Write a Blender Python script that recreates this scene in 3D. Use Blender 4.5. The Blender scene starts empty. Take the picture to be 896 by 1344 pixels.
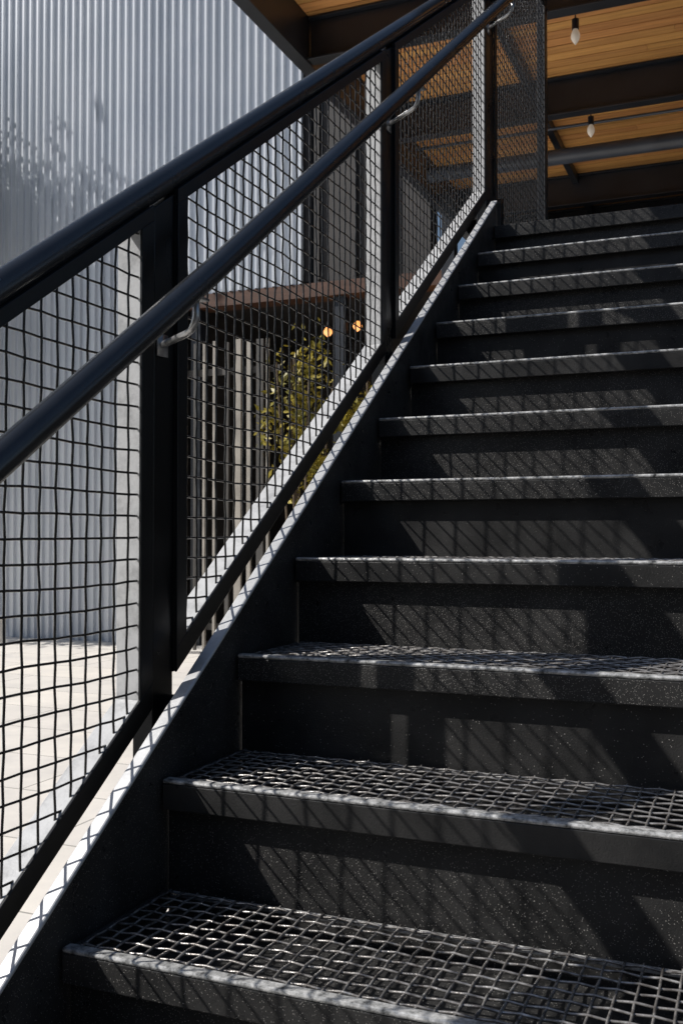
import bpy, math, random
import numpy as np
from mathutils import Vector
random.seed(4); rng=np.random.default_rng(4)
sc=bpy.context.scene
RISE=.178; RUN=.26; S=RISE/RUN
GZ=-.712
SUN=Vector((1.1,.58,-1.10)).normalized()

# ---------------------------------------------------------------- materials
def mat(name,base=(.5,.5,.5),rough=.5,metal=0.,spec=.5):
    m=bpy.data.materials.new(name);m.use_nodes=True
    b=m.node_tree.nodes['Principled BSDF']
    b.inputs['Base Color'].default_value=(*base,1);b.inputs['Roughness'].default_value=rough
    b.inputs['Metallic'].default_value=metal;b.inputs['Specular IOR Level'].default_value=spec
    return m,m.node_tree.nodes,m.node_tree.links,b
def coords(n,l,scale=(1,1,1)):
    tc=n.new('ShaderNodeTexCoord');mp=n.new('ShaderNodeMapping');mp.inputs['Scale'].default_value=scale
    l.new(tc.outputs['Object'],mp.inputs['Vector']);return mp.outputs['Vector']
def noise(n,l,v,scale,detail=4,rough=.55):
    t=n.new('ShaderNodeTexNoise');t.inputs['Scale'].default_value=scale;t.inputs['Detail'].default_value=detail
    t.inputs['Roughness'].default_value=rough;l.new(v,t.inputs['Vector']);return t.outputs['Fac']
def ramp(n,l,f,stops):
    r=n.new('ShaderNodeValToRGB');e=r.color_ramp.elements
    while len(e)<len(stops): e.new(.5)
    for el,(p,c) in zip(e,stops):
        el.position=p;el.color=(*c,1) if len(c)==3 else c
    l.new(f,r.inputs['Fac']);return r.outputs['Color']
def bump(n,l,f,b,strength=.3,dist=.002):
    bp=n.new('ShaderNodeBump');bp.inputs['Strength'].default_value=strength;bp.inputs['Distance'].default_value=dist
    l.new(f,bp.inputs['Height']);l.new(bp.outputs['Normal'],b.inputs['Normal'])
def mix(n,l,f,a,b_,mode='MIX'):
    x=n.new('ShaderNodeMix');x.data_type='RGBA';x.blend_type=mode
    if hasattr(f,'links') : l.new(f,x.inputs[0])
    else: x.inputs[0].default_value=f
    for i,s in ((6,a),(7,b_)):
        if hasattr(s,'links'): l.new(s,x.inputs[i])
        else: x.inputs[i].default_value=(*s,1)
    return x.outputs[2]

def M_step(name='black_step_paint',k=1.25,r0=.25,r1=.45):
    m,n,l,b=mat(name,(.03,.03,.03),.42,0,.4)
    v=coords(n,l)
    base=ramp(n,l,noise(n,l,v,9,6),[(.3,(.014*k,.014*k,.014*k)),(.7,(.036*k,.035*k,.034*k))])
    fac=None
    for sc_,th,g0 in((170,.10,.70),(360,.17,.54)):
        vo=n.new('ShaderNodeTexVoronoi');vo.inputs['Scale'].default_value=sc_;vo.feature='F1';l.new(v,vo.inputs['Vector'])
        dots=ramp(n,l,vo.outputs['Distance'],[(th,(1,1,1)),(th+.05,(0,0,0))])
        gate=ramp(n,l,vo.outputs['Color'],[(g0,(0,0,0)),(g0+.06,(1,1,1))])
        f=mix(n,l,1.0,dots,gate,'MULTIPLY')
        fac=f if fac is None else mix(n,l,1.0,fac,f,'ADD')
    c=mix(n,l,fac,base,(.42,.40,.37));l.new(c,b.inputs['Base Color'])
    rr=ramp(n,l,noise(n,l,v,25,5),[(.3,(r0,)*3),(.7,(r1,)*3)]);l.new(rr,b.inputs['Roughness'])
    bump(n,l,noise(n,l,v,300,3),b,.6,.001);return m
def M_black(name='black_paint',rough=.33,c=.011,spec=.5,bs=.05):
    m,n,l,b=mat(name,(c,c,c*1.1),rough,0,spec)
    v=coords(n,l)
    col=ramp(n,l,noise(n,l,v,14,6),[(.3,(c*.85,c*.9,c)),(.75,(c*1.4,c*1.5,c*1.7))]);l.new(col,b.inputs['Base Color'])
    rr=ramp(n,l,noise(n,l,v,6,4),[(.3,(rough*.9,)*3),(.7,(rough*1.15,)*3)]);l.new(rr,b.inputs['Roughness'])
    bump(n,l,noise(n,l,v,180,2),b,bs,.0004);return m
def M_wire(name,c,rough,metal=0):
    m,n,l,b=mat(name,(c,c,c),rough,metal)
    v=coords(n,l)
    col=ramp(n,l,noise(n,l,v,70,4),[(.35,(c*.4,c*.36,c*.33)),(.6,(c,c*.95,c*.9)),(.75,(min(.8,c*2.4),min(.78,c*2.3),min(.75,c*2.2)))]);l.new(col,b.inputs['Base Color'])
    bump(n,l,noise(n,l,v,400,3),b,.4,.001);return m
step=M_step();black=M_black('black_paint',.28,.006,.35);railm=M_black('rail_satin_black',.25,.014,1.0,.02)
legm=M_black('black_frame_paint',.36,.007,.35)
wire=M_wire('wire_paint',.035,.24);gwire=M_wire('tread_wire_glint',.42,.26,.55)  # tread wires paled: their sun glints are put into the colour
def M_edge(name,c,metal,rough,lo=.4,bs=.5):
    m,n,l,b=mat(name,(c,c,c),rough,metal)
    v=coords(n,l)
    col=ramp(n,l,noise(n,l,v,14,9,.75),[(.3,(c*lo,)*3),(.5,(c,)*3),(.8,(min(.85,c*1.25),)*3)]);l.new(col,b.inputs['Base Color'])
    bump(n,l,noise(n,l,v,150,4),b,bs,.001);return m
edge=M_edge('sunlit_worn_steel',.68,.5,.45,.8,.15)  # worn steel, paled so the sunlit strip stays bright under shadow
def M_rim():
    m,n,l,b=mat('tread_rim_glint',(.3,.3,.3),.28,.3)  # glint along the nosing edges painted in as pale colour
    v=coords(n,l)
    col=ramp(n,l,noise(n,l,v,55,6,.7),[(.34,(.05,.05,.05)),(.46,(.42,.42,.41)),(.62,(.8,.79,.77))]);l.new(col,b.inputs['Base Color'])
    bump(n,l,noise(n,l,v,150,4),b,.5,.002);return m
rimm=M_rim()
innerleg=M_edge('sunlit_frame_paint',.55,0,.3,.6)  # same black frame paint, with the sunlight on it painted in
galv=M_edge('bracket_steel',.5,.8,.3)
def M_cor():
    m,n,l,b=mat('corrugated_metal',(.5,.5,.5),.33,.15,.6)
    v=coords(n,l)
    v2=coords(n,l,(1,1,.08))
    a=ramp(n,l,noise(n,l,v2,3,5),[(.3,(.56,.59,.63)),(.7,(.72,.74,.77))])
    b2=ramp(n,l,noise(n,l,v,.6,3),[(.3,(.84,.86,.89)),(.7,(1,1,1))])
    l.new(mix(n,l,1.0,a,b2,'MULTIPLY'),b.inputs['Base Color'])
    return m
cor=M_cor()
def M_dark(name,c,rough=.5):
    m,n,l,b=mat(name,c,rough);v=coords(n,l)
    l.new(ramp(n,l,noise(n,l,v,3,5),[(.3,tuple(x*.7 for x in c)),(.7,tuple(x*1.3 for x in c))]),b.inputs['Base Color']);return m
steel=M_dark('beam_blue_black_steel',(.018,.021,.028),.4)
darkwall=M_dark('dark_wall_paint',(.03,.026,.024),.6)
def M_wood(name,c):
    m,n,l,b=mat(name,c,.5);v=coords(n,l,(.6,9,9))
    att=n.new('ShaderNodeAttribute');att.attribute_name='tint'
    g=ramp(n,l,noise(n,l,v,3,6),[(.3,tuple(x*.68 for x in c)),(.7,tuple(min(.95,x*1.15) for x in c))])
    l.new(mix(n,l,1.0,g,att.outputs['Color'],'MULTIPLY'),b.inputs['Base Color']);return m
wood=M_wood('cedar_boards',(.95,.45,.15))
lintelwood=M_wood('lintel_wood',(.09,.04,.022))
def M_pave():
    m,n,l,b=mat('concrete_paving',(.45,.44,.42),.8)
    v=coords(n,l)
    br=n.new('ShaderNodeTexBrick');br.offset=.5;br.inputs['Scale'].default_value=1
    br.inputs['Brick Width'].default_value=1.5;br.inputs['Row Height'].default_value=.75;br.inputs['Mortar Size'].default_value=.006
    br.inputs['Color1'].default_value=(.82,.77,.70,1);br.inputs['Color2'].default_value=(.75,.71,.66,1);br.inputs['Mortar'].default_value=(.36,.34,.31,1)
    l.new(v,br.inputs['Vector'])
    g=ramp(n,l,noise(n,l,v,2.5,9,.65),[(.3,(.84,.84,.84)),(.7,(1.05,1.04,1.02))])
    l.new(mix(n,l,1.0,br.outputs['Color'],g,'MULTIPLY'),b.inputs['Base Color'])
    bump(n,l,noise(n,l,v,90,5),b,.3,.003);return m
pave=M_pave()
def M_emit(name,c,s):
    m,n,l,b=mat(name,(.8,.8,.75),.2);b.inputs['Emission Color'].default_value=(*c,1);b.inputs['Emission Strength'].default_value=s;return m

# ---------------------------------------------------------------- mesh builder
class MB:
    def __init__(s): s.v=[];s.f=[];s.mi=[];s.nv=0;s.t=[]
    def add(s,verts,faces,mi=0,tint=(1,1,1)):
        s.v.append(np.asarray(verts,float).reshape(-1,3))
        s.f.extend([tuple(i+s.nv for i in f) for f in faces]);s.mi.extend([mi]*len(faces));s.t.extend([tint]*len(faces))
        s.nv+=len(s.v[-1])
    def box(s,x0,x1,y0,y1,z0,z1,mi=0,tint=(1,1,1)):
        s.prism([(y0,z0),(y1,z0),(y1,z1),(y0,z1)],x0,x1,mi,tint)
    def prism(s,poly,x0,x1,mi=0,tint=(1,1,1)):
        n=len(poly);a=[(x0,y,z) for y,z in poly]+[(x1,y,z) for y,z in poly]
        f=[tuple(range(n-1,-1,-1)),tuple(range(n,2*n))]+[(i,(i+1)%n,n+(i+1)%n,n+i) for i in range(n)]
        s.add(a,[x[::-1] for x in f],mi,tint)
    def tube(s,pts,r,sides=6,mi=0,caps=True):
        P=np.asarray(pts,float);n=len(P)
        T=np.gradient(P,axis=0);T/=np.linalg.norm(T,axis=1)[:,None]
        ref=np.array([1.,0,0]) if abs(T[:,0]).mean()<.7 else np.array([0,0,1.])
        A=np.cross(T,ref);A/=np.linalg.norm(A,axis=1)[:,None];B=np.cross(T,A)
        th=np.arange(sides)*2*math.pi/sides
        V=P[:,None,:]+r*(np.cos(th)[None,:,None]*A[:,None,:]+np.sin(th)[None,:,None]*B[:,None,:])
        f=[]
        for i in range(n-1):
            for j in range(sides):
                k=(j+1)%sides
                f.append((i*sides+j,(i+1)*sides+j,(i+1)*sides+k,i*sides+k))
        if caps: f.append(tuple(range(sides)));f.append(tuple((n-1)*sides+j for j in range(sides-1,-1,-1)))
        s.add(V.reshape(-1,3),f,mi)
    def obj(s,name,mats,parent=None,smooth=False,bevel=0):
        me=bpy.data.meshes.new(name);me.from_pydata(np.concatenate(s.v).tolist(),[],s.f)
        for m in (mats if isinstance(mats,list) else [mats]): me.materials.append(m)
        me.polygons.foreach_set('material_index',s.mi)
        if smooth: me.polygons.foreach_set('use_smooth',[True]*len(s.f))
        if len(s.f)<20000:
            ca=me.color_attributes.new('tint','FLOAT_COLOR','CORNER')
            arr=np.concatenate([np.tile([*t,1.],(len(f),1)) for t,f in zip(s.t,s.f)])
            ca.data.foreach_set('color',arr.ravel())
        me.update()
        o=bpy.data.objects.new(name,me);sc.collection.objects.link(o)
        if parent: o.parent=parent
        if bevel:
            b=o.modifiers.new('bev','BEVEL');b.width=bevel;b.segments=2;b.limit_method='ANGLE'
        return o
def empty(name):
    e=bpy.data.objects.new(name,None);sc.collection.objects.link(e);return e

# ---------------------------------------------------------------- staircase
st=empty('steel_staircase')
W=1.75; NMIN=-3; NTOP=11
GP=.025
fr=MB();rm=MB()
for n in range(NMIN,NTOP):
    y=n*RUN;z=n*RISE
    fr.box(.006,W-.006,y,y+.007,z-.046,z-.0035)
    rm.box(.006,W-.006,y-.0012,y+.019,z-.003,z+.0045)
    fr.box(.006,.022,y+.022,y+RUN+.008,z-.008,z-.001)
    fr.box(W-.022,W-.006,y+.022,y+RUN+.008,z-.008,z-.001)
    rm.box(.022,W-.022,y+RUN-.004,y+RUN+.008,z-.008,z-.001)
fr.obj('tread_frames',step,st,bevel=.0018)
rm.obj('tread_rims',rimm,st,bevel=.003)
ri=MB()
for n in range(NMIN,NTOP+1):
    y=n*RUN+.026;z=n*RISE
    ri.box(.002,W-.002,y,y+.005,z-RISE-.052,z-.009)
    if n<NTOP: ri.box(.002,W-.002,y+.0055,y+RUN-.0005,z-.052,z-.048)  # sheet added below each tread so the grating gaps stay dark
ri.obj('risers_and_shade_sheets',step,st)
tw=MB()
for n in range(NMIN,NTOP):
    y=n*RUN;z=n*RISE+.001
    y0=y+.014;y1=y+RUN+.002
    ny=9;ys=[y0+.014+ (y1-y0-.024)*(j/(ny-1)) for j in range(ny)]
    xs=np.arange(.022,W-.02,GP)
    sub=2
    jx=rng.normal(0,.0004,(len(xs),ny));jy=rng.normal(0,.0004,(len(xs),ny))
    for j in range(ny):
        m=len(xs)
        tt=np.arange(0,(m-1)*sub+1)/sub
        off=.0012*np.cos(math.pi*(tt+j))
        yy=np.interp(tt,np.arange(m),ys[j]+jy[:,j])
        tw.tube(np.stack([np.interp(tt,np.arange(m),xs),yy,z+off],1),.0021,5)
    for i in range(len(xs)):
        ysx=[y0]+ys+[y1]
        tt=np.arange(-1*sub,(ny)*sub+1)/sub
        yy=np.interp(tt,np.arange(-1,ny+1),ysx)
        off=-.0012*np.cos(math.pi*(tt+i))
        xx=np.interp(tt,np.arange(0,ny),xs[i]+jx[i])
        tw.tube(np.stack([xx,yy,z+off],1),.0021,5)
tw.obj('tread_wire_grating',gwire,st,smooth=True)
sg=MB()
def stringer(x0,x1):
    Y0=-1.06;Y1=NTOP*RUN+.05
    sg.prism([(Y0,GZ),(Y0+.35,GZ),(Y1,Y1*S-.26),(Y1,Y1*S+.072),(Y0,Y0*S+.072)],x0,x1,0)
stringer(-.014,0);stringer(W,W+.014)
sg.box(-.014,0,NTOP*RUN+.052,5.2,NTOP*RISE-.25,NTOP*RISE+.012)
sg.box(W,W+.014,NTOP*RUN+.052,5.2,NTOP*RISE-.25,NTOP*RISE+.012)
sg.obj('stringers',step,st)
se=MB()
Y0=-1.06;Y1=NTOP*RUN+.05
for x0,x1 in((-.020,.005),(W-.005,W+.020)):
    se.prism([(Y0,Y0*S+.0722),(Y1,Y1*S+.0722),(Y1,Y1*S+.0812),(Y0,Y0*S+.0812)],x0,x1)
se.obj('stringer_cap_edge',edge,st,bevel=.003)
ld=MB()
y=NTOP*RUN
ld.box(.004,W-.004,y,y+.008,y*S-.05,y*S)
ld.box(.004,W-.004,y+.008,10.3,y*S-.012,y*S-.001)
for yy in np.arange(4,10.3,1.2): ld.box(.01,W-.01,yy,yy+.08,y*S-.2,y*S-.014)
for xx in (.05,W-.15):
    for yy in (3.6,8.2): ld.box(xx,xx+.1,yy,yy+.1,GZ,y*S-.205)
ld.obj('landing',step,st,bevel=.002)

# ---------------------------------------------------------------- railing
def railing(name,mx):
    R=empty(name)
    P=1.2176;ks=[-1,0,1,2]
    XA0,XA1=-.062,-.068;XB=-.116
    fm=MB();pm=MB();wm=MB();tb=MB();bk=MB();il=MB()
    def pr(mb,poly,a,b):
        a,b=mx(a),mx(b); mb.prism(poly,min(a,b),max(a,b))
    def H(y,h): return (y,y*S+h)
    for k in ks:
        a,b=.606+P*k,.6715+P*k
        pr(pm,[H(a,-.17),H(b,-.17),H(b,.937),H(a,.937)],-.070,-.112)
        pr(pm,[H(.612+P*k,-.12),H(.665+P*k,-.12),H(.665+P*k,.02),H(.612+P*k,.02)],-.015,-.0695)
    HB,HT=.053,.945;H1,H2=.0985,.917
    for k in ks[:-1]:
        a,b=.673+P*k,.5937+P*(k+1)
        for h0,h1 in((HB,H1),(H2,HT)): pr(fm,[H(a,h0),H(b,h0),H(b,h1),H(a,h1)],XA0,XA1)
        for u,v in((a,a+.035),(b-.037,b)): pr(fm,[H(u,H1),H(v,H1),H(v,H2),H(u,H2)],XA0,XA1)
        pr(il,[H(a+.006,H1-.009),H(b-.034,H1-.009),H(b-.034,H1-.002),H(a+.006,H1-.002)],XA1,XB)
        pr(fm,[H(a+.006,HT-.007),H(b-.006,HT-.007),H(b-.006,HT),H(a+.006,HT)],XA1,XB)
        pr(fm,[H(a,HB),H(a+.006,HB),H(a+.006,HT),H(a,HT)],XA1,XB)
        pr(il,[H(b-.033,HB),H(b-.027,HB),H(b-.027,HT-.008),H(b-.033,HT-.008)],XA1,XB)
        mesh_panel(wm,a+.008,b-.034,lambda y:y*S+.094,lambda y:y*S+.934,mx,lambda z,lo:(z-(.094 if lo else .934))/S)
    za=NTOP*RISE
    a=.675+2*P;b=4.304;t=3.57
    a2=3.16
    fm.prism([(a2,za+.0),(b,za+.0),(b,za+.04),(a2,za+.04)],*sorted((mx(XA0),mx(XA1))))
    fm.prism([(a2,t-.04),(b,t-.04),(b,t),(a2,t)],*sorted((mx(XA0),mx(XA1))))
    for u,v in((a2,a2+.04),(b-.04,b)): fm.prism([(u,za+.04),(v,za+.04),(v,t-.04),(u,t-.04)],*sorted((mx(XA0),mx(XA1))))
    pm.prism([(b+.004,za-.2),(b+.064,za-.2),(b+.064,t+.05),(b+.004,t+.05)],*sorted((mx(-.068),mx(-.112))))
    pm.prism([(a,za-.1),(a+.06,za-.1),(a+.06,t),(a,t)],*sorted((mx(-.070),mx(-.112))))
    mesh_panel(wm,a2+.01,b-.01,lambda y:za+.02,lambda y:t-.02,mx,None)
    xt=mx(-.086)
    ys=np.array([-.66,0,1,2,3.10]);hh=np.array([.9634,.9655,.9686,.972,.976])
    tb.tube([(xt,y,y*S+h) for y,h in zip(ys,hh)],.0234,32)
    xh=mx(.052)
    hp=((-.78,.800),(-.3,.803),(.1,.808),(.6,.812),(1.2,.83),(2,.852),(2.6,.868),(2.98,.876))
    pts=[(xh,y,y*S+h) for y,h in hp]
    e=pts[-1];L=xh-mx(-.07)
    pts+=[(xh,e[1]+.04,e[2]+.027),(xh-L*.1,e[1]+.068,e[2]+.045),(xh-L*.3,e[1]+.085,e[2]+.056),(xh-L*.9,e[1]+.09,e[2]+.06)]
    tb.tube(pts,.0215,32)
    for k in ks:
        y=.545+P*k; h=np.interp(y,[p[0] for p in hp],[p[1] for p in hp]);z=y*S+h
        path=[(xh,y,z-.018),(xh,y,z-.052),(xh-L*.03,y,z-.064),(xh-L*.10,y+.005,z-.073),(xh-L*.2,y+.010,z-.077),(xh-L*.6,y+.045,z-.078),(mx(-.069),y+.082,z-.078)]
        bk.tube(path,.0062,12)
        bk.box(*sorted((xh-.014,xh+.014)),y-.02,y+.02,z-.0235,z-.0195)
        a_,b_=sorted((mx(-.0695),mx(-.064)))
        bk.box(a_,b_,y+.066,y+.098,z-.098,z-.058)
    fm.obj('angle_frames',legm,R,bevel=.0015)
    il.obj('angle_frame_inner_legs',innerleg,R,bevel=.0015)
    pm.obj('posts',black,R,bevel=.002)
    wm.obj('woven_wire_mesh',wire,R,smooth=True)
    tb.obj('top_rail_and_handrail',railm,R,smooth=True)
    bk.obj('handrail_brackets',galv,R,smooth=True)
def mesh_panel(wm,a,b,lo,hi,mx,inv):
    p=.038;amp=.0008;XM=-.0735
    i0,i1=math.ceil(a/p),math.floor(b/p)
    zl=min(lo(a),lo(b));zh=max(hi(a),hi(b))
    k0,k1=math.floor(zl/p)-1,math.ceil(zh/p)+1
    JY=rng.normal(0,.0005,(i1-i0+3,k1-k0+3));JZ=rng.normal(0,.0005,(i1-i0+3,k1-k0+3))
    ii=np.arange(i1-i0+3)[:,None]+i0;kk=np.arange(k1-k0+3)[None,:]+k0
    JZ=JZ+.0022*np.sin(ii*.55+kk*.3)*np.cos(kk*.33+1)      # the sheet sags and bows a little
    JY=JY+.0012*np.sin(ii*.3+kk*.45)
    for i in range(i0,i1+1):
        y=i*p;z0,z1=lo(y),hi(y)
        tt=np.unique(np.concatenate([[z0/p],np.arange(math.ceil(z0/p*2),math.floor(z1/p*2)+1)/2,[z1/p]]))
        off=amp*np.cos(math.pi*(tt+i))
        yy=y+np.interp(tt,np.arange(k0,k0+JY.shape[1]),JY[i-i0])
        wm.tube(np.stack([np.array([mx(XM+o) for o in off]),yy,tt*p],1),.0021,6)
    for k in range(k0,k1+1):
        z=k*p
        ya,yb=a,b
        if inv: ya=max(a,inv(z,False));yb=min(b,inv(z,True))
        else:
            if not(lo(a)<z<hi(a)): continue
        if yb-ya<.01: continue
        tt=np.unique(np.concatenate([[ya/p],np.arange(math.ceil(ya/p*2),math.floor(yb/p*2)+1)/2,[yb/p]]))
        off=-amp*np.cos(math.pi*(tt+k))
        zz=z+np.interp(tt,np.arange(i0,i0+JZ.shape[0]),JZ[:,k-k0])
        wm.tube(np.stack([np.array([mx(XM+o) for o in off]),tt*p,zz],1),.0021,6)
railing('stair_railing',lambda x:x)
railing('stair_railing.001',lambda x:W-x)

# ---------------------------------------------------------------- ground
g=MB();g.add([(-150,-150,GZ),(150,-150,GZ),(150,150,GZ),(-150,150,GZ)],[(0,1,2,3)]);g.obj('ground',pave)
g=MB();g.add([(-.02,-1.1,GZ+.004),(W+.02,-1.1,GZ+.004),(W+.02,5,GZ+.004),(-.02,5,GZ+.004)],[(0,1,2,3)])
g.obj('stair_shade_sheet',M_dark('under_stair_shade',(.03,.028,.026),.9))  # dark sheet standing in for the shade below the stairs
darkgnd=M_dark('bounce_cut_dark',(.05,.05,.052),.85)  # dark ground added out of view to cut light bounced onto risers
g=MB();g.add([(-60,-60,GZ+.004),(60,-60,GZ+.004),(60,-1.6,GZ+.004),(-60,-1.6,GZ+.004)],[(0,1,2,3)])
g.add([(2.4,-1.6,GZ+.004),(60,-1.6,GZ+.004),(60,9.8,GZ+.004),(2.4,9.8,GZ+.004)],[(0,1,2,3)])
g.obj('unseen_dark_ground',darkgnd)
# unseen block added behind the camera to cut sky and bounce light
bb=empty('unseen_light_blocker')
m_,n_,l_,b_=mat('blocker_brick',(.12,.06,.045),.85);v_=coords(n_,l_);t_=n_.new('ShaderNodeTexBrick');t_.inputs['Scale'].default_value=4
t_.inputs['Color1'].default_value=(.13,.06,.045,1);t_.inputs['Color2'].default_value=(.09,.045,.035,1);t_.inputs['Mortar'].default_value=(.16,.15,.14,1)
sw=n_.new('ShaderNodeCombineXYZ');sx=n_.new('ShaderNodeSeparateXYZ');l_.new(v_,sx.inputs[0]);l_.new(sx.outputs[0],sw.inputs[0]);l_.new(sx.outputs[2],sw.inputs[1]);l_.new(sw.outputs[0],t_.inputs['Vector']);l_.new(t_.outputs['Color'],b_.inputs['Base Color'])
c=MB();c.box(-6,34,-24,-16,GZ,9);c.box(-6.2,34.2,-24.2,-15.8,9.002,9.3);c.obj('blocker_box',m_,bb)
c=MB()
for i in range(10):
    for zz in(.6,4.8): c.box(-4+i*3.8,-2+i*3.8,-15.99,-15.93,zz,zz+2.2)
c.obj('blocker_panes',M_dark('blocker_dark_glass',(.02,.025,.03),.1),bb)

# ---------------------------------------------------------------- corrugated building
YW=10.5
B=empty('corrugated_metal_building')
def corr(mb,x0,x1,y,z0,z1,per=.125,d=.040,mi=0):
    n=int((x1-x0)/per);prof=[(0,0),(.22,0),(.34,1),(.56,1),(.66,.0)]
    P=[]
    for i in range(n):
        for u,v in prof: P.append((x0+(i+u)*per,y-v*d))
    V=[(x,yy,z0) for x,yy in P]+[(x,yy,z1) for x,yy in P];m=len(P)
    mb.add(V,[(i,i+1,m+i+1,m+i) for i in range(m-1)],mi)
c=MB()
corr(c,-22,-6.0,YW,GZ,3.92);corr(c,-22,-4.2,YW,3.92,12.5)
c.obj('corrugated_cladding',cor,B)
c=MB()
c.box(-22,-4.2,YW+.04,YW+.3,3.95,12.5);c.box(-22,-6.0,YW+.04,YW+.3,GZ,3.95)
c.box(-4.15,-2.62,YW+.02,YW+.3,3.92,9)
for i in range(3): c.box(-4.1+i*.5,-4.06+i*.5,YW-.03,YW+.018,3.95,9)
c.box(-2.615,6.2,13.2,13.4,3.96,9)
c.box(-6.2,6.2,14,14.2,GZ,3.95);c.box(6,6.2,YW+.3,14,GZ,3.9);c.box(-6.2,-6.0,YW+.3,14,GZ,3.95)
c.box(-6.0,6,YW+.3,14,3.86,3.92)
c.obj('dark_wall_core',darkwall,B)
c=MB();c.box(-6.0,6,YW-.02,YW+.28,3.74,3.915);c.obj('wood_lintel',lintelwood,B)
c=MB()
for x in(-5.95,-3.9,-1.6,.9,3.4): c.box(x,x+.14,YW+.05,YW+.2,GZ,3.735)
c.box(-5.8,5.9,11.9,11.95,GZ+.9,GZ+1.0)
for i in range(58): c.box(-5.8+i*.2,-5.76+i*.2,11.9,11.95,GZ,GZ+.898)
c.obj('steel_columns',steel,B)
f=MB()
slat=M_dark('grey_slats',(.30,.275,.24),.6)
slat2=M_dark('dark_slats',(.06,.055,.05),.6)
for i in range(11):
    x=-5.85+i*.145+random.uniform(-.02,.02); f.box(x,x+random.choice((.03,.05,.09)),9.7,9.74,GZ+.05,3.1+random.uniform(-.02,.02),0 if i%3 else 1)
f.box(-5.87,-4.25,9.742,9.78,GZ+.3,GZ+.38,1);f.box(-5.87,-4.25,9.742,9.78,2.7,2.78,1)
f.obj('slat_fence',[slat,slat2])
bo=MB();bo.tube([(-8.35,9.7,GZ),(-8.35,9.7,GZ+.02),(-8.35,9.7,GZ+.28),(-8.35,9.7,GZ+.33)],.06,16);bo.tube([(-8.35,9.7,GZ+.33),(-8.35,9.7,GZ+.36),(-8.35,9.7,GZ+.37)],.075,16)
bo.obj('bollard_light',M_dark('bollard_grey',(.5,.48,.45),.5),smooth=False)

# ---------------------------------------------------------------- canopy
C=empty('timber_canopy')
ZC=5.0
w=MB()
y=5.2
while y<13.1:
    x=-2.4
    while x<6:
        L=random.uniform(2.2,4);x2=min(x+L,6);t=random.uniform(.74,1.0);w.box(x,x2-.003,y,y+.120,ZC,ZC+.03,0,(t,t*random.uniform(.9,1.02),t*.95));x=x2
    y+=.133
w.obj('cedar_soffit_boards',wood,C)
s=MB()
def ibeamX(y,z0,z1,x0,x1,fw=.12):
    s.box(x0,x1,y-fw/2,y+fw/2,z0,z0+.018);s.box(x0,x1,y-fw/2,y+fw/2,z1-.018,z1);s.box(x0,x1,y-.006,y+.006,z0+.018,z1-.018)
for yy,zb in((5.28,4.64),(6.5,4.64),(8.35,4.64),(10.95,4.64),(12.2,4.64)): ibeamX(yy,zb,4.995,-2.4,6)
s.box(-2.52,-2.405,5.15,13.15,4.62,5.1);s.box(-2.52,6,5.05,5.145,4.62,5.1)
s.box(-2.6,6.1,5.0,13.15,5.1,5.16)
for xx in(-1.0,1.9): s.box(xx,xx+.07,5.4,13.0,4.9,4.993)
for xx in(-2.3,5.8): s.box(xx,xx+.15,9.9,10.05,GZ,4.62)
s.obj('steel_beams',steel,C,bevel=.003)
s=MB()
s.tube([(-2.3,8.95,4.78),(1,8.95,4.78),(6,8.95,4.78)],.016,12);s.tube([(-2.3,9.45,4.68),(1,9.45,4.68),(6,9.45,4.68)],.08,20)
s.obj('conduit_pipes',M_dark('conduit_blue_grey',(.05,.06,.08),.35),C,smooth=True)
glass,_n,_l,_b=mat('frosted_bulb',(.75,.72,.66),.2)
_b.inputs['Emission Color'].default_value=(1,.8,.6,1);_b.inputs['Emission Strength'].default_value=.15
def pendant(loc,em,ztop,r=.05):
    e=empty('pendant_lamp')
    x,y,z=loc
    a=MB();a.tube([(x,y,z+.08),(x,y,(z+.08+ztop)/2),(x,y,ztop)],.006,6);a.tube([(x,y,z+.04),(x,y,z+.06),(x,y,z+.12)],.028,12)
    a.obj('cord_and_socket',steel,e)
    q=MB();pts=[(x,y,z+.06-.14*t) for t in np.linspace(0,1,9)]
    prof=[.02,.026,.036,.046,.05,.048,.038,.022,.004]
    th=np.arange(14)*2*math.pi/14;V=[];F=[]
    for p,rr in zip(pts,prof):
        for t in th: V.append((p[0]+rr*math.cos(t)*r/.05,p[1]+rr*math.sin(t)*r/.05,p[2]))
    for i in range(8):
        for j in range(14): F.append((i*14+j,i*14+(j+1)%14,(i+1)*14+(j+1)%14,(i+1)*14+j))
    q.add(V,F);q.obj('bulb',em,e,smooth=True)
cam=Vector((.9107,-.9046,.7683));yaw=.3893
pendant((-.32,6.9,4.66),glass,4.99,.036);pendant((-.47,8.75,4.64),glass,4.99,.036)
warm=M_emit('warm_bulb',(1,.36,.08),1.6)
for p in((-4.25,11.2,3.45),(-3.75,11.0,3.45),(-2.75,11.0,3.5)): pendant(p,warm,3.86,.06)

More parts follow.
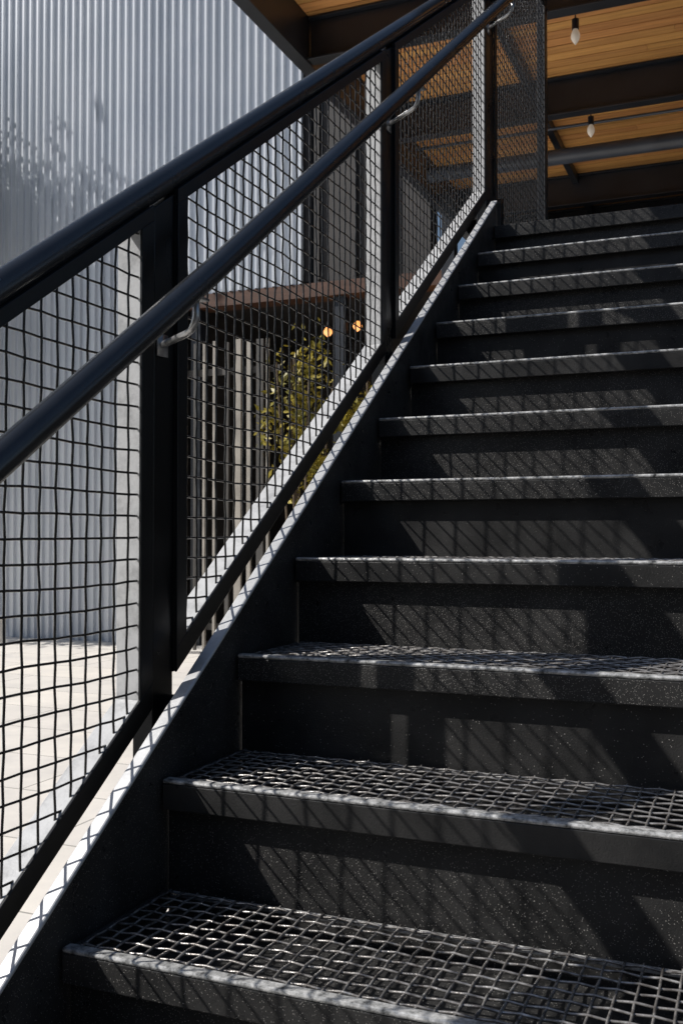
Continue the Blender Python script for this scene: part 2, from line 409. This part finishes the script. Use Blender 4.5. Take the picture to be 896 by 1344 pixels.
# ---------------------------------------------------------------- plants
def leafmat(name,a,b_):
    m,n,l,b=mat(name,a,.5);v=coords(n,l)
    l.new(ramp(n,l,noise(n,l,v,3,4),[(.3,a),(.7,b_)]),b.inputs['Base Color'])
    return m
lf1=leafmat('bamboo_leaf',(.11,.11,.012),(.42,.32,.03));lf2=leafmat('tree_leaf',(.04,.08,.015),(.08,.12,.03));bark=M_dark('bark',(.12,.09,.06),.9)
def leaves(mb,c,rad,n,size,clumps=20):
    cs=[]
    while len(cs)<clumps:
        p=rng.uniform(-1,1,3)
        if np.linalg.norm(p)<1: cs.append(np.array(c)+p*rad)
    for i in range(n):
        q=cs[rng.integers(clumps)]+rng.normal(0,.2,3)*np.array(rad)
        d=rng.normal(0,1,3);d/=np.linalg.norm(d);u=np.cross(d,rng.normal(0,1,3));u/=np.linalg.norm(u)
        s=size*rng.uniform(.6,1.3)
        mb.add([q-d*s,q+u*s*.35,q+d*s,q-u*s*.35],[(0,1,2,3)])
def bamboo(x,y,h0,h1):
    e=empty('bamboo_plant');a=MB();b=MB()
    for i in range(7):
        dx,dy=random.uniform(-.25,.25),random.uniform(-.2,.2);t=random.uniform(.8,1)
        a.tube([(x+dx*.5,y+dy*.5,GZ),(x+dx*.7,y+dy*.7,GZ+1.5),(x+dx*1.4,y+dy*1.4,h1*t)],.012,6)
    leaves(b,(x,y,(h0+h1)/2),np.array((.36,.3,(h1-h0)/2)),1000,.055,20)
    a.obj('canes',bark,e);b.obj('leaves',lf1,e)
bamboo(-3.7,9.1,1.2,3.0);bamboo(-2.95,9.5,1.2,2.7)
t=empty('tree');a=MB();b=MB()
tx,ty=-11.3,9.0
a.tube([(tx,ty,GZ),(tx+.05,ty,1.5),(tx,ty+.1,3.5),(tx,ty,6)],.16,12)
for i in range(9):
    an=i*.75;a.tube([(tx,ty,2.2+i*.4),(tx+math.cos(an)*.6,ty+math.sin(an)*.4,3.0+i*.45),(tx+math.cos(an)*1.3,ty+math.sin(an)*.8,3.8+i*.5)],.05,8)
a.obj('trunk',bark,t)
leaves(b,(tx,ty,5.3),np.array((1.9,1.2,3.1)),15000,.12,70);b.obj('crown',lf2,t)

# ---------------------------------------------------------------- light, world, camera
wd=bpy.data.worlds.new('World');sc.world=wd;wd.use_nodes=True
n=wd.node_tree.nodes;l=wd.node_tree.links
sky=n.new('ShaderNodeTexSky');sky.sky_type='NISHITA';sky.sun_disc=False
el=math.asin(-SUN.z);az=math.atan2(-SUN.x,-SUN.y)
sky.sun_elevation=el;sky.sun_rotation=az
bg=n['Background'];bg.inputs['Strength'].default_value=.075;l.new(sky.outputs[0],bg.inputs['Color'])
sd=bpy.data.lights.new('sun','SUN');sd.energy=5;sd.angle=math.radians(.5);sd.color=(1,.97,.93)
so=bpy.data.objects.new('sun',sd);so.rotation_euler=SUN.to_track_quat('-Z','Y').to_euler();sc.collection.objects.link(so);so.location=(-8,-6,14)
cd=bpy.data.cameras.new('camera');co=bpy.data.objects.new('camera',cd);sc.collection.objects.link(co)
cd.sensor_fit='VERTICAL';cd.sensor_height=36;cd.lens=34.98;cd.clip_end=600;cd.clip_start=.02
co.location=cam;co.rotation_mode='XYZ'
co.rotation_euler=(math.pi/2+.0213,0,yaw)
cd.dof.use_dof=True;cd.dof.focus_distance=2.1;cd.dof.aperture_fstop=14
sc.camera=co
sc.view_settings.view_transform='Standard';sc.view_settings.look='None';sc.view_settings.exposure=0
